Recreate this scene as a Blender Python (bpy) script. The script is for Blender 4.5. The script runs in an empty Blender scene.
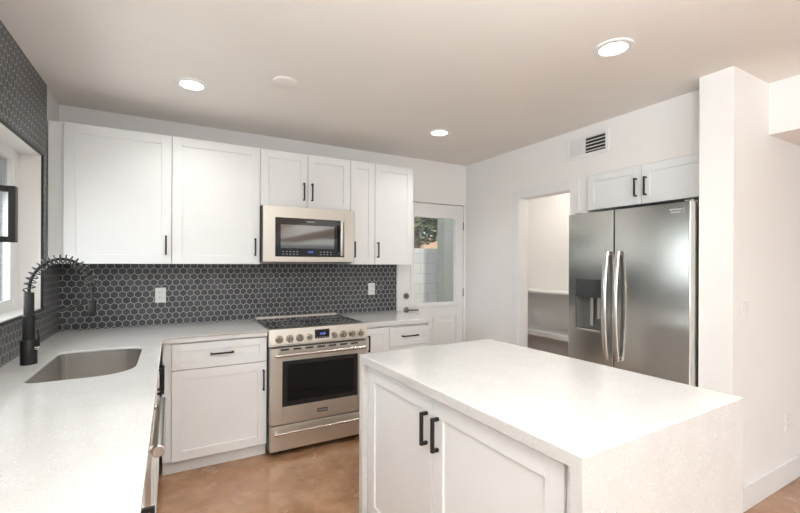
import bpy, bmesh, math, random
from mathutils import Vector, Matrix
random.seed(7)
C = bpy.context.scene.collection
SC = bpy.context.scene
R = math.radians

# ------------------------------------------------------------------ camera
cam_d = bpy.data.cameras.new('camera'); cam = bpy.data.objects.new('camera', cam_d); C.objects.link(cam)
cam_d.sensor_fit = 'HORIZONTAL'; cam_d.sensor_width = 36; cam_d.lens = 407.5 / 800 * 36
cam_d.shift_y = (263.4 - 256.5) / 800
cam_d.clip_start = 0.02
cam.matrix_world = Matrix.Translation((0.698, -3.667, 1.399)) @ Matrix.Rotation(-R(29.2), 4, 'Z') @ Matrix.Rotation(R(90), 4, 'X') @ Matrix.Rotation(0.004, 4, 'Z')
SC.camera = cam

# ------------------------------------------------------------------ world, sun, daylight and added fill, exposure
W = bpy.data.worlds.new('sky'); SC.world = W; W.use_nodes = True
nt = W.node_tree; bg = nt.nodes['Background']
sky = nt.nodes.new('ShaderNodeTexSky'); sky.sky_type = 'NISHITA'; sky.sun_disc = False
sky.sun_elevation = R(50); sky.sun_rotation = R(200); sky.air_density = 1.0; sky.dust_density = 2.0
hs = nt.nodes.new('ShaderNodeHueSaturation'); hs.inputs['Saturation'].default_value = 0.45
nt.links.new(sky.outputs[0], hs.inputs['Color']); nt.links.new(hs.outputs[0], bg.inputs['Color'])
bg.inputs['Strength'].default_value = 0.26
sun_d = bpy.data.lights.new('sun', 'SUN'); sun_d.energy = 1.6; sun_d.angle = R(1); sun_d.color = (1, .95, .86)
sun = bpy.data.objects.new('sun', sun_d); C.objects.link(sun); sun.rotation_euler = (R(38), 0, R(-20))

def area(name, loc, rot, sx, sy, power, col=(1, 1, 1)):
    d = bpy.data.lights.new(name, 'AREA'); d.shape = 'RECTANGLE'; d.size = sx; d.size_y = sy; d.energy = power; d.color = col
    o = bpy.data.objects.new(name, d); C.objects.link(o); o.location = loc; o.rotation_euler = rot
    return o
# fill light added at an invented living area window behind the camera
area('added_fill_left', (0.08, -8.2, 1.5), (R(90), 0, R(-90)), 4.4, 1.5, 190, (.89, .96, 1))
area('daylight_sink', (-.20, -1.20, 1.45), (R(90), 0, R(-90)), 1.4, .60, 10, (.92, .97, 1))  # area light added outside the sink window to strengthen its daylight
# added fill light aimed at the ceiling, standing in for a bounced flash
area('added_ceiling_fill', (1.1, -3.95, 1.85), (R(180), 0, 0), .6, .6, 90, (.90, .965, 1))
SC.view_settings.view_transform = 'Standard'; SC.view_settings.look = 'None'
SC.view_settings.gamma = 1.0; SC.view_settings.use_curve_mapping = False
SC.view_settings.exposure = 0.22

# ------------------------------------------------------------------ materials
def newmat(name):
    m = bpy.data.materials.new(name); m.use_nodes = True
    return m, m.node_tree, m.node_tree.nodes, m.node_tree.links, m.node_tree.nodes['Principled BSDF']
def pos(N): return N.new('ShaderNodeNewGeometry').outputs['Position']
def noise(N, L, vec, scale, detail=3, rough=.5):
    n = N.new('ShaderNodeTexNoise'); n.inputs['Scale'].default_value = scale; n.inputs['Detail'].default_value = detail
    n.inputs['Roughness'].default_value = rough; L.new(vec, n.inputs['Vector']); return n.outputs['Fac']
def ramp(N, L, fac, stops):
    r = N.new('ShaderNodeValToRGB'); e = r.color_ramp.elements
    while len(e) < len(stops): e.new(.5)
    for k, (p, c) in enumerate(stops): e[k].position = p; e[k].color = (*c, 1)
    L.new(fac, r.inputs[0]); return r.outputs[0]
def paint(name, col, rough=.5, var=.02, scale=6, bump=0, bscale=300, metallic=0, coat=0):
    m, t, N, L, P = newmat(name)
    f = noise(N, L, pos(N), scale)
    lo = tuple(max(0, c * (1 - var)) for c in col); hi = tuple(min(1, c * (1 + var)) for c in col)
    L.new(ramp(N, L, f, [(.3, lo), (.7, hi)]), P.inputs['Base Color'])
    P.inputs['Roughness'].default_value = rough; P.inputs['Metallic'].default_value = metallic
    P.inputs['Coat Weight'].default_value = coat
    if bump:
        b = N.new('ShaderNodeBump'); b.inputs['Strength'].default_value = bump; b.inputs['Distance'].default_value = .002
        L.new(noise(N, L, pos(N), bscale), b.inputs['Height']); L.new(b.outputs[0], P.inputs['Normal'])
    return m
def steel(name, col, rough=.28, axis=2, fine=1100, bump=.02):
    m, t, N, L, P = newmat(name)
    mp = N.new('ShaderNodeMapping'); sc = [fine] * 3; sc[axis] = 4; mp.inputs['Scale'].default_value = sc
    L.new(pos(N), mp.inputs['Vector'])
    f = noise(N, L, mp.outputs[0], 1, 2)
    L.new(ramp(N, L, f, [(.2, tuple(c * .98 for c in col)), (.8, tuple(min(1, c * 1.015) for c in col))]), P.inputs['Base Color'])
    rr = N.new('ShaderNodeMapRange'); rr.inputs['To Min'].default_value = rough * .93; rr.inputs['To Max'].default_value = rough * 1.08
    L.new(f, rr.inputs['Value']); L.new(rr.outputs[0], P.inputs['Roughness'])
    P.inputs['Metallic'].default_value = 1
    b = N.new('ShaderNodeBump'); b.inputs['Strength'].default_value = bump; b.inputs['Distance'].default_value = .0004
    L.new(f, b.inputs['Height']); L.new(b.outputs[0], P.inputs['Normal'])
    return m
def emit(name, col, strength):
    m, t, N, L, P = newmat(name)
    f = noise(N, L, pos(N), 20)
    L.new(ramp(N, L, f, [(0, tuple(c * .97 for c in col)), (1, col)]), P.inputs['Emission Color'])
    P.inputs['Base Color'].default_value = (*col, 1); P.inputs['Emission Strength'].default_value = strength
    return m
def glass_mat(name, tint=(.95, .97, .97), refl=.08, rough=.0):
    m, t, N, L, P = newmat(name); N.remove(P)
    tr = N.new('ShaderNodeBsdfTransparent'); tr.inputs[0].default_value = (*tint, 1)
    gl = N.new('ShaderNodeBsdfGlossy'); gl.inputs['Roughness'].default_value = rough
    mx = N.new('ShaderNodeMixShader'); lw = N.new('ShaderNodeLayerWeight'); lw.inputs['Blend'].default_value = .12
    mr = N.new('ShaderNodeMapRange'); mr.inputs['To Min'].default_value = refl; mr.inputs['To Max'].default_value = .9
    L.new(lw.outputs['Fresnel'], mr.inputs['Value']); L.new(mr.outputs[0], mx.inputs[0])
    L.new(tr.outputs[0], mx.inputs[1]); L.new(gl.outputs[0], mx.inputs[2]); L.new(mx.outputs[0], N['Material Output'].inputs[0])
    return m
def hex_tile(name, axis, pitch=.0500, grout=.0023):
    """small dark hexagon mosaic, one shade per tile, pale grout"""
    m, t, N, L, P = newmat(name)
    sep = N.new('ShaderNodeSeparateXYZ'); L.new(pos(N), sep.inputs[0])
    cmb = N.new('ShaderNodeCombineXYZ'); L.new(sep.outputs[axis], cmb.inputs[0]); L.new(sep.outputs[2], cmb.inputs[1])
    def vm(op, a, b=None):
        n = N.new('ShaderNodeVectorMath'); n.operation = op
        for k, x in enumerate((a, b)):
            if x is None: continue
            if isinstance(x, tuple): n.inputs[k].default_value = x
            else: L.new(x, n.inputs[k])
        return n
    def mt(op, a, b=None):
        n = N.new('ShaderNodeMath'); n.operation = op
        for k, x in enumerate((a, b)):
            if x is None: continue
            if isinstance(x, (int, float)): n.inputs[k].default_value = x
            else: L.new(x, n.inputs[k])
        return n.outputs[0]
    s = (pitch, pitch * 3 ** .5, 1); h = (pitch / 2, pitch * 3 ** .5 / 2, 0)
    p = vm('ADD', cmb.outputs[0], (400 * s[0], 400 * s[1] + .012, .0)).outputs[0]
    a = vm('SUBTRACT', vm('MODULO', p, s).outputs[0], h).outputs[0]
    b = vm('SUBTRACT', vm('MODULO', vm('ADD', p, h).outputs[0], s).outputs[0], h).outputs[0]
    fl = N.new('ShaderNodeMix'); fl.data_type = 'VECTOR'
    sw = mt('LESS_THAN', vm('LENGTH', b).outputs['Value'], vm('LENGTH', a).outputs['Value'])
    L.new(sw, fl.inputs['Factor']); L.new(a, fl.inputs[4]); L.new(b, fl.inputs[5])
    g = fl.outputs[1]
    ab = vm('ABSOLUTE', g).outputs[0]; s2 = N.new('ShaderNodeSeparateXYZ'); L.new(ab, s2.inputs[0])
    d = mt('MAXIMUM', s2.outputs[0], mt('ADD', mt('MULTIPLY', s2.outputs[0], .5), mt('MULTIPLY', s2.outputs[1], .866)))
    mr = N.new('ShaderNodeMapRange'); mr.inputs['From Min'].default_value = pitch / 2 - grout; mr.inputs['From Max'].default_value = pitch / 2 - grout + .0006
    L.new(d, mr.inputs['Value']); gf = mr.outputs[0]
    idv = vm('SUBTRACT', p, g).outputs[0]
    idr = vm('SNAP', vm('ADD', idv, (pitch / 8, pitch / 8, 0)).outputs[0], (pitch / 4, pitch / 4, 1)).outputs[0]
    wn = N.new('ShaderNodeTexWhiteNoise'); wn.noise_dimensions = '2D'; L.new(idr, wn.inputs['Vector'])
    tile = ramp(N, L, wn.outputs['Value'], [(0, (.048, .048, .053)), (.6, (.062, .063, .069)), (1, (.088, .089, .097))])
    mot = noise(N, L, pos(N), 90, 4)
    mm = N.new('ShaderNodeMix'); mm.data_type = 'RGBA'; mm.blend_type = 'MULTIPLY'; mm.inputs[0].default_value = .5
    L.new(tile, mm.inputs[6]); L.new(ramp(N, L, mot, [(.3, (.6, .6, .6)), (.7, (1.25, 1.25, 1.25))]), mm.inputs[7])
    mg = N.new('ShaderNodeMix'); mg.data_type = 'RGBA'; L.new(gf, mg.inputs[0]); L.new(mm.outputs[2], mg.inputs[6]); mg.inputs[7].default_value = (.50, .50, .495, 1)
    L.new(mg.outputs[2], P.inputs['Base Color'])
    rr = N.new('ShaderNodeMapRange'); rr.inputs['To Min'].default_value = .38; rr.inputs['To Max'].default_value = .8
    L.new(gf, rr.inputs['Value']); L.new(rr.outputs[0], P.inputs['Roughness'])
    bp = N.new('ShaderNodeBump'); bp.inputs['Strength'].default_value = .5; bp.inputs['Distance'].default_value = .0012; bp.invert = True
    L.new(gf, bp.inputs['Height']); L.new(bp.outputs[0], P.inputs['Normal'])
    return m
def quartz(name):
    m, t, N, L, P = newmat(name); v = pos(N)
    base = ramp(N, L, noise(N, L, v, 9, 4), [(.3, (.71, .705, .69)), (.7, (.75, .747, .735))])
    def specks(scale, thr, keep):
        vo = N.new('ShaderNodeTexVoronoi'); vo.inputs['Scale'].default_value = scale; L.new(v, vo.inputs['Vector'])
        c = N.new('ShaderNodeMath'); c.operation = 'LESS_THAN'; c.inputs[1].default_value = thr; L.new(vo.outputs['Distance'], c.inputs[0])
        s = N.new('ShaderNodeSeparateColor'); L.new(vo.outputs['Color'], s.inputs[0])
        k = N.new('ShaderNodeMath'); k.operation = 'LESS_THAN'; k.inputs[1].default_value = keep; L.new(s.outputs[0], k.inputs[0])
        x = N.new('ShaderNodeMath'); x.operation = 'MULTIPLY'; L.new(c.outputs[0], x.inputs[0]); L.new(k.outputs[0], x.inputs[1])
        return x.outputs[0]
    col = base
    for sc, th, kp, cc in ((240, .30, .26, (.60, .58, .555)), (150, .24, .14, (.50, .48, .455)), (120, .30, .15, (.93, .92, .90))):
        mx = N.new('ShaderNodeMix'); mx.data_type = 'RGBA'; L.new(specks(sc, th, kp), mx.inputs[0]); L.new(col, mx.inputs[6]); mx.inputs[7].default_value = (*cc, 1); col = mx.outputs[2]
    L.new(col, P.inputs['Base Color']); P.inputs['Roughness'].default_value = .14
    return m
def concrete_floor(name):
    m, t, N, L, P = newmat(name); v = pos(N)
    a = ramp(N, L, noise(N, L, v, 2.2, 8, .65), [(.25, (.26, .132, .066)), (.5, (.43, .24, .135)), (.75, (.60, .385, .25))])
    b = ramp(N, L, noise(N, L, v, 11, 6, .7), [(.3, (.75, .72, .70)), (.7, (1.15, 1.12, 1.1))])
    mx = N.new('ShaderNodeMix'); mx.data_type = 'RGBA'; mx.blend_type = 'MULTIPLY'; mx.inputs[0].default_value = .8
    L.new(a, mx.inputs[6]); L.new(b, mx.inputs[7]); L.new(mx.outputs[2], P.inputs['Base Color'])
    rr = N.new('ShaderNodeMapRange'); rr.inputs['To Min'].default_value = .16; rr.inputs['To Max'].default_value = .34
    L.new(noise(N, L, v, 6, 5), rr.inputs['Value']); L.new(rr.outputs[0], P.inputs['Roughness'])
    P.inputs['Coat Weight'].default_value = .3; P.inputs['Coat Roughness'].default_value = .12
    return m
def block_wall(name, c1, c2, mortar):
    m, t, N, L, P = newmat(name)
    sep = N.new('ShaderNodeSeparateXYZ'); L.new(pos(N), sep.inputs[0]); cmb = N.new('ShaderNodeCombineXYZ')
    L.new(sep.outputs[0], cmb.inputs[0]); L.new(sep.outputs[2], cmb.inputs[1])
    b = N.new('ShaderNodeTexBrick'); b.inputs['Scale'].default_value = 1; b.inputs['Brick Width'].default_value = .4; b.inputs['Row Height'].default_value = .2
    b.inputs['Mortar Size'].default_value = .008; b.inputs['Color1'].default_value = (*c1, 1); b.inputs['Color2'].default_value = (*c2, 1); b.inputs['Mortar'].default_value = (*mortar, 1)
    L.new(cmb.outputs[0], b.inputs['Vector']); L.new(b.outputs[0], P.inputs['Base Color']); P.inputs['Roughness'].default_value = .9
    return m

M = dict(
    wall=paint('white_wall_paint', (.905, .89, .872), .6, .01, 3, .08, 220),
    ceil=paint('ceiling_paint', (.87, .825, .775), .75, .012, 2, .1, 160),
    trim=paint('white_trim_paint', (.88, .875, .865), .35, .008, 5),
    cab=paint('white_cabinet_lacquer', (.885, .90, .905), .32, .008, 5),
    black=paint('matte_black_metal', (.022, .021, .021), .42, .15, 60, 0, 300, .4),
    blackp=paint('black_plastic', (.03, .03, .031), .35, .1, 40),
    bglass=paint('black_appliance_glass', (.012, .012, .013), .06, .1, 10, coat=.5),
    dgrey=paint('dark_grey_panel', (.07, .07, .072), .3, .1, 20),
    dark=paint('dark_void', (.03, .029, .028), .8, .1, 12),
    kick=paint('grey_white_kick_board', (.80, .795, .785), .5, .02, 6),
    steel_h=steel('brushed_steel_horizontal', (.71, .69, .638), .38, 0),
    steel_f=steel('brushed_steel_refrigerator', (.60, .59, .56), .19, 1, 1600, .0),
    steel_s=steel('brushed_steel_sink', (.64, .62, .59), .25, 2, 1800, .0),
    chrome=steel('polished_steel', (.70, .68, .65), .25, 2),
    knobm=steel('knob_steel', (.52, .475, .42), .28, 2),
    plate=paint('white_switch_plastic', (.86, .86, .85), .3, .01, 20),
    tile_b=hex_tile('hexagon_tile_back', 0), tile_l=hex_tile('hexagon_tile_left', 1),
    quartz=quartz('white_speckled_quartz'), floor=concrete_floor('stained_concrete'),
    glass=glass_mat('clear_glass'), oglass=glass_mat('smoked_oven_glass', (.30, .30, .30), .05),
    mglass=glass_mat('microwave_door_glass', (.40, .39, .38), .28, .05),
    recess=paint('dispenser_grey_plastic', (.17, .165, .155), .4, .04, 20),
    dpanel=paint('dispenser_panel_grey', (.055, .06, .06), .25, .05, 20),
    spring=paint('dark_spring_wire', (.085, .083, .081), .28, .1, 60, 0, 300, .7),
    lamp=emit('lamp_diffuser', (1, .97, .92), 8), blue=emit('blue_display_digits', (.17, .26, .9), .7),
    bronze=paint('dark_bronze_metal', (.24, .215, .19), .35, .15, 30, 0, 300, .8),
    label=paint('pale_badge_print', (.82, .82, .80), .35, .01, 30),
    vinyl=paint('white_vinyl', (.86, .86, .85), .35, .01, 8),
    block=block_wall('painted_block_wall', (.72, .71, .69), (.78, .77, .75), (.60, .59, .57)),
    siding=paint('grey_green_stucco', (.27, .285, .25), .9, .06, 8, .3, 90),
    tan=paint('tan_stucco', (.62, .42, .27), .9, .06, 3),
    gravel=paint('tan_gravel', (.50, .43, .35), .95, .2, 30, .5, 60),
    leaf=paint('tree_leaf', (.11, .16, .055), .6, .35, 5), bark=paint('tree_bark', (.20, .14, .09), .9, .2, 15, .5, 40),
    eave=paint('dark_grey_patio_timber', (.20, .19, .18), .7, .08, 8),
    white_mark=paint('panel_marking', (.62, .62, .63), .4, .02, 30),
)

# ------------------------------------------------------------------ mesh helpers
def frame(O, U, Nn):
    """local (u, out, z) -> world"""
    U = Vector(U); Nn = Vector(Nn); Z = Vector((0, 0, 1)); m = Matrix.Identity(4)
    for r in range(3): m[r][0] = U[r]; m[r][1] = Nn[r]; m[r][2] = Z[r]; m[r][3] = O[r]
    return m
class MB:
    def __init__(s, mtx=None): s.bm = bmesh.new(); s.M = mtx or Matrix.Identity(4)
    def _put(s, t, mtx=None):
        t.transform(s.M @ (mtx or Matrix.Identity(4))); me = bpy.data.meshes.new('tmp'); t.to_mesh(me); t.free(); s.bm.from_mesh(me); bpy.data.meshes.remove(me)
    def box(s, x0, x1, y0, y1, z0, z1, bev=0, seg=2, edges=None):
        t = bmesh.new(); bmesh.ops.create_cube(t, size=1)
        for v in t.verts: v.co = Vector(((x0 + x1) / 2 + v.co.x * (x1 - x0), (y0 + y1) / 2 + v.co.y * (y1 - y0), (z0 + z1) / 2 + v.co.z * (z1 - z0)))
        if bev:
            es = [e for e in t.edges if edges is None or abs((e.verts[0].co - e.verts[1].co).normalized()[edges]) > .9]
            bmesh.ops.bevel(t, geom=es, offset=bev, segments=seg, profile=.5, affect='EDGES')
        s._put(t); return s
    def lathe(s, prof, O=(0, 0, 0), axis=(0, 0, 1), seg=28):
        t = bmesh.new(); rings = []
        for r, h in prof:
            rings.append([t.verts.new((r * math.cos(2 * math.pi * k / seg), r * math.sin(2 * math.pi * k / seg), h)) for k in range(seg)] if r > 1e-6 else [t.verts.new((0, 0, h))])
        for a, b in zip(rings, rings[1:]):
            for k in range(seg):
                k2 = (k + 1) % seg
                if len(a) == 1 and len(b) == 1: continue
                if len(a) == 1: t.faces.new((a[0], b[k2], b[k]))
                elif len(b) == 1: t.faces.new((a[k], a[k2], b[0]))
                else: t.faces.new((a[k], a[k2], b[k2], b[k]))
        q = Vector((0, 0, 1)).rotation_difference(Vector(axis)).to_matrix().to_4x4()
        s._put(t, Matrix.Translation(O) @ q); return s
    def cyl(s, p0, p1, r, seg=20, bev=0):
        p0 = Vector(p0); p1 = Vector(p1); h = (p1 - p0).length
        pr = [(0, 0), (r, 0), (r, h), (0, h)] if not bev else [(0, 0), (r - bev, 0), (r, bev), (r, h - bev), (r - bev, h), (0, h)]
        return s.lathe(pr, p0, (p1 - p0).normalized(), seg)
    def tube(s, pts, r, seg=10, sx=1.0, sy=1.0, up=(0, 0, 1)):
        pts = [Vector(p) for p in pts]; t = bmesh.new(); rings = []
        n0 = None
        for i, p in enumerate(pts):
            d = (pts[min(i + 1, len(pts) - 1)] - pts[max(i - 1, 0)]).normalized()
            if n0 is None:
                u = Vector(up); n0 = u - d * u.dot(d)
                if n0.length < 1e-3: u = Vector((1, 0, 0)); n0 = u - d * u.dot(d)
            n0 = (n0 - d * n0.dot(d)).normalized(); b0 = d.cross(n0)
            rings.append([t.verts.new(p + (n0 * math.cos(2 * math.pi * k / seg) * sx + b0 * math.sin(2 * math.pi * k / seg) * sy) * r) for k in range(seg)])
        for a, b in zip(rings, rings[1:]):
            for k in range(seg): t.faces.new((a[k], a[(k + 1) % seg], b[(k + 1) % seg], b[k]))
        t.faces.new(rings[0][::-1]); t.faces.new(rings[-1]); s._put(t); return s
    def prism(s, poly, z0, z1):
        t = bmesh.new(); a = [t.verts.new((x, y, z0)) for x, y in poly]; b = [t.verts.new((x, y, z1)) for x, y in poly]
        t.faces.new(a[::-1]); t.faces.new(b); n = len(poly)
        for k in range(n): t.faces.new((a[k], a[(k + 1) % n], b[(k + 1) % n], b[k]))
        s._put(t); return s
    def build(s, name, mat, parent=None, smooth=False, label=None):
        bmesh.ops.recalc_face_normals(s.bm, faces=s.bm.faces)
        o = bpy.data.objects.new(name, bpy.data.meshes.new(name))
        base = Vector((0, 0, 0)); q = parent
        while q is not None: base = base + q.location; q = q.parent
        if parent is None:
            xs = [v.co for v in s.bm.verts]
            lo = Vector([min(v[k] for v in xs) for k in range(3)]); hi = Vector([max(v[k] for v in xs) for k in range(3)])
            o.location = Vector(((lo.x + hi.x) / 2, (lo.y + hi.y) / 2, lo.z)); base = o.location.copy()
        else: o.parent = parent
        s.bm.transform(Matrix.Translation(-base)); s.bm.to_mesh(o.data); s.bm.free()
        if smooth:
            for p in o.data.polygons: p.use_smooth = True
            o.data.set_sharp_from_angle(angle=R(38))
        o.data.materials.append(mat); C.objects.link(o)
        if label: o['label'] = label
        return o
def box(*a, **k): return MB().box(*a, **k)
def thing(name, label, cat, loc, group=None):
    o = bpy.data.objects.new(name, None); C.objects.link(o); o.location = loc; o.empty_display_size = .05
    return tag(o, label, cat, group)
def tag(o, label, cat, group=None):
    o['label'] = label; o['category'] = cat
    if group: o['group'] = group
    return o
def struct(o, label=None, cat='room'):
    o['kind'] = 'structure'; o['category'] = cat
    o['label'] = label or o.name.replace('_', ' ')
    return o
def text_mesh(name, body, size, mtx, mat, parent, depth=.0004, center=True):
    cu = bpy.data.curves.new('txt', 'FONT'); cu.body = body; cu.size = size; cu.extrude = depth
    cu.align_x = 'CENTER' if center else 'LEFT'; cu.align_y = 'CENTER'
    to = bpy.data.objects.new('txt', cu); C.objects.link(to)
    bpy.context.view_layer.update()
    me = bpy.data.meshes.new_from_object(to.evaluated_get(bpy.context.evaluated_depsgraph_get()))
    bpy.data.objects.remove(to); bpy.data.curves.remove(cu)
    mb = MB(mtx); t = bmesh.new(); t.from_mesh(me); bpy.data.meshes.remove(me); mb._put(t)
    return mb.build(name, mat, parent)
def face_mtx(O, U):
    """text plane: x along U, y along world z"""
    U = Vector(U); Z = Vector((0, 0, 1)); Nn = U.cross(Z); m = Matrix.Identity(4)
    for r in range(3): m[r][0] = U[r]; m[r][1] = Z[r]; m[r][2] = Nn[r]; m[r][3] = O[r]
    return m

def shaker(F, u0, u1, z0, z1, t=.020, st=.062, rec=.009):
    m = MB(F)
    m.box(u0, u0 + st, 0, t, z0, z1, .0012, 1); m.box(u1 - st, u1, 0, t, z0, z1, .0012, 1)
    m.box(u0 + st, u1 - st, 0, t, z0, z0 + st, .0012, 1); m.box(u0 + st, u1 - st, 0, t, z1 - st, z1, .0012, 1)
    m.box(u0 + st - .002, u1 - st + .002, .001, t - rec, z0 + st - .002, z1 - st + .002)
    return m
def pull(F, u, z0, z1, t=.020, vertical=True, w=.011, out=.033):
    m = MB(F)
    if vertical:
        m.box(u - w / 2, u + w / 2, t + out - w, t + out, z0, z1, .0012, 1)
        for z in (z0, z1 - w): m.box(u - w / 2, u + w / 2, t, t + out - w + .001, z, z + w, .0008, 1)
    else:
        z = (z0 + z1) / 2; a, b = u
        m.box(a, b, t + out - w, t + out, z - w / 2, z + w / 2, .0012, 1)
        for q in (a, b - w): m.box(q, q + w, t, t + out - w + .001, z - w / 2, z + w / 2, .0008, 1)
    return m

# ------------------------------------------------------------------ room shell
H = 2.505; XR = 3.60; ZC = .914; YD = -2.593
struct(box(-.15, 7.6, -13.1, .15, -.1, 0).build('floor', M['floor']), 'brown stained polished concrete floor')
struct(box(-.15, 7.6, -13.1, .15, H, H + .12).build('ceiling', M['ceil']), 'flat beige white ceiling')
WY0, WY1, WZ0, WZ1 = -1.96, -.44, 1.115, 2.045           # window hole in the left wall
w = MB(); w.box(-.15, 0, -13.1, -10.5, 0, H).box(-.15, 0, -5.9, WY0, 0, H).box(-.15, 0, WY1, .15, 0, H).box(-.15, 0, WY0, WY1, 0, WZ0).box(-.15, 0, WY0, WY1, WZ1, H)
w.box(-.15, 0, -10.5, -5.9, 0, .75).box(-.15, 0, -10.5, -5.9, 2.25, H)
struct(w.build('wall_left', M['wall']), 'left wall with the window over the sink')
DX0, DX1, DZ = 2.772, 3.572, 2.052
w = MB(); w.box(0, DX0, 0, .15, 0, H).box(DX1, 7.6, 0, .15, 0, H).box(DX0, DX1, 0, .15, DZ, H)
struct(w.build('wall_back', M['wall']), 'back wall behind the range and the glazed door')
PY0, PY1, PZ = -1.39, -.82, 2.02; AY0, AY1 = -2.424, -1.555
w = MB(); w.box(XR, XR + .112, PY1, 0, 0, H).box(XR, XR + .112, PY0, PY1, PZ, H).box(XR, XR + .112, AY1, PY0, 0, H).box(XR, XR + .112, AY0, AY1, 2.105, H)
w.box(XR + .112, 4.6, AY1, AY1 + .09, 0, H).box(4.3, 4.4, AY0, AY1, 0, H).box(4.5, 4.6, AY1 + .09, 0, 0, H)
struct(w.build('wall_right', M['wall']), 'right wall with pantry opening and refrigerator alcove')
struct(box(3.42, 7.6, YD, AY0, 0, H).build('wall_divider', M['wall']), 'white wall end standing beside the refrigerator')
struct(box(3.873, 4.9, -13, YD, 2.192, H).build('trim_1', M['wall']), 'dropped white soffit at the upper right')
w = MB(); w.box(0, .4, -13.1, -13, 0, H).box(7.0, 7.6, -13.1, -13, 0, H).box(.4, 7.0, -13.1, -13, 2.42, H).box(.4, 7.0, -13.1, -13, 0, .28)
struct(w.build('wall_rear', M['wall']), 'wall behind the camera with wide glazing')
w = MB(); w.box(7.5, 7.6, -13, -11.5, 0, H).box(7.5, 7.6, -4, YD, 0, H).box(7.5, 7.6, -11.5, -4, 2.42, H).box(7.5, 7.6, -11.5, -4, 0, .28)
struct(w.build('wall_far', M['wall']), 'far living area wall with wide glazing')
for n, a in (('window_3', (.4, 7.0, -13.07, -13.03, .28, 2.42)), ('window_4', (7.53, 7.57, -11.5, -4, .28, 2.42)), ('window_5', (-.1, -.06, -10.5, -5.9, .75, 2.25))):  # unseen windows; the one in the left wall is invented for the fill light
    x0, x1, y0, y1, z0, z1 = a; m = MB()
    if x1 - x0 > 1:
        for x in (x0, (x0 + x1) / 2 - .025, x1 - .05): m.box(x, x + .05, y0, y1, z0, z1)
    else:
        for y in (y0, (y0 + y1) / 2 - .025, y1 - .05): m.box(x0, x1, y, y + .05, z0, z1)
    m.box(x0, x1, y0, y1, z0, z0 + .05).box(x0, x1, y0, y1, z1 - .05, z1)
    o = struct(m.build(n, M['vinyl']), 'unseen wide window of the living area', 'window')
    if x1 - x0 > 1: g = box(x0 + .02, x1 - .02, (y0 + y1) / 2 - .003, (y0 + y1) / 2 + .003, z0 + .02, z1 - .02)
    else: g = box((x0 + x1) / 2 - .003, (x0 + x1) / 2 + .003, y0 + .02, y1 - .02, z0 + .02, z1 - .02)
    g.build('window_glass', M['glass'], o)
# hexagon tile, 8 mm proud of the plaster
m = MB(); m.box(0.008, 2.703, -.008, 0, .90, 1.392)
struct(m.build('trim_2', M['tile_b']), 'dark grey hexagon tile backsplash on the back wall', 'backsplash')
m = MB(); e = .008
m.box(0, e, -3.4, WY0 - .012, .90, H).box(0, e, WY1 + .012, -.352, .90, H).box(0, e, WY0 - .012, WY1 + .012, .90, WZ0 - .012).box(0, e, WY0 - .012, WY1 + .012, WZ1 + .012, H).box(0, e, -.352, 0, .90, 1.386)
struct(m.build('trim_3', M['tile_l']), 'dark grey hexagon tile running up the left wall to the ceiling', 'backsplash')
m = MB(); q = .012
m.box(0, .011, WY0 - q, WY1 + q, WZ1, WZ1 + q).box(0, .011, WY0 - q, WY1 + q, WZ0 - q, WZ0).box(0, .011, WY1, WY1 + q, WZ0, WZ1).box(0, .011, WY0 - q, WY0, WZ0, WZ1)
struct(m.build('trim_4', M['black']), 'thin black edge strip around the window recess', 'trim')
# window over the sink
m = MB(); fx0, fx1 = -.145, -.10; fw = .075
m.box(fx0, fx1, WY0, WY0 + fw, WZ0, WZ1, .003, 1).box(fx0, fx1, WY1 - fw - .02, WY1, WZ0, WZ1, .003, 1).box(fx0, fx1, WY0 + fw, WY1 - fw - .02, WZ0, WZ0 + .045).box(fx0, fx1, WY0 + fw, WY1 - fw - .02, WZ1 - .06, WZ1)
m.box(fx0, fx1, -1.235, -1.165, WZ0 + .045, WZ1 - .06)
win = struct(m.build('window_1', M['vinyl']), 'white vinyl window above the sink', 'window')
box(-.126, -.120, WY0 + .05, WY1 - .05, WZ0 + .03, WZ1 - .04).build('window_glass', M['glass'], win)
m = MB(); m.box(-.118, -.103, WY1 - .135, WY1 - .095, WZ0 + .045, WZ1 - .06); m.box(-.118, -.103, -1.165, WY1 - .135, WZ0 + .045, WZ0 + .07)
m.build('sash', M['vinyl'], win)
box(-.0995, -.001, WY0 + .001, WY1 - .001, WZ0 - .001, WZ0 + .004).build('window_sill', M['trim'], win)
# glazed back door
dr = thing('door_1', 'white half glazed back door with dark lever handle', 'door', (3.17, .03, 0)); dr['kind'] = 'structure'
GX0, GX1, GZ0, GZ1 = 2.905, 3.475, .965, 1.905
y0, y1 = .008, .052; x0, x1 = 2.776, 3.568; z0, z1 = .008, 2.044
m = MB(); m.box(x0, GX0, y0, y1, z0, z1, .002, 1).box(GX1, x1, y0, y1, z0, z1, .002, 1).box(GX0, GX1, y0, y1, GZ1, z1).box(GX0, GX1, y0, y1, .82, GZ0).box(GX0, GX1, y0, y1, z0, .22)
m.box(GX0, GX1, y0 + .010, y1, .22, .82)
m.box(GX0 + .05, 3.165, y0 + .004, y1 - .01, .27, .77, .005, 1).box(3.215, GX1 - .05, y0 + .004, y1 - .01, .27, .77, .005, 1)
m.box(3.165, 3.215, y0, y1, .22, .82)
m.build('door_slab', M['trim'], dr)
m = MB()
for a in ((GX0 - .028, GX0 + .012, GZ0 - .028, GZ1 + .028), (GX1 - .012, GX1 + .028, GZ0 - .028, GZ1 + .028), (GX0, GX1, GZ0 - .028, GZ0 + .012), (GX0, GX1, GZ1 - .012, GZ1 + .028)):
    m.box(a[0], a[1], -.004, y1, a[2], a[3], .004, 2)
m.build('glazing_bead', M['trim'], dr)
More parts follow.
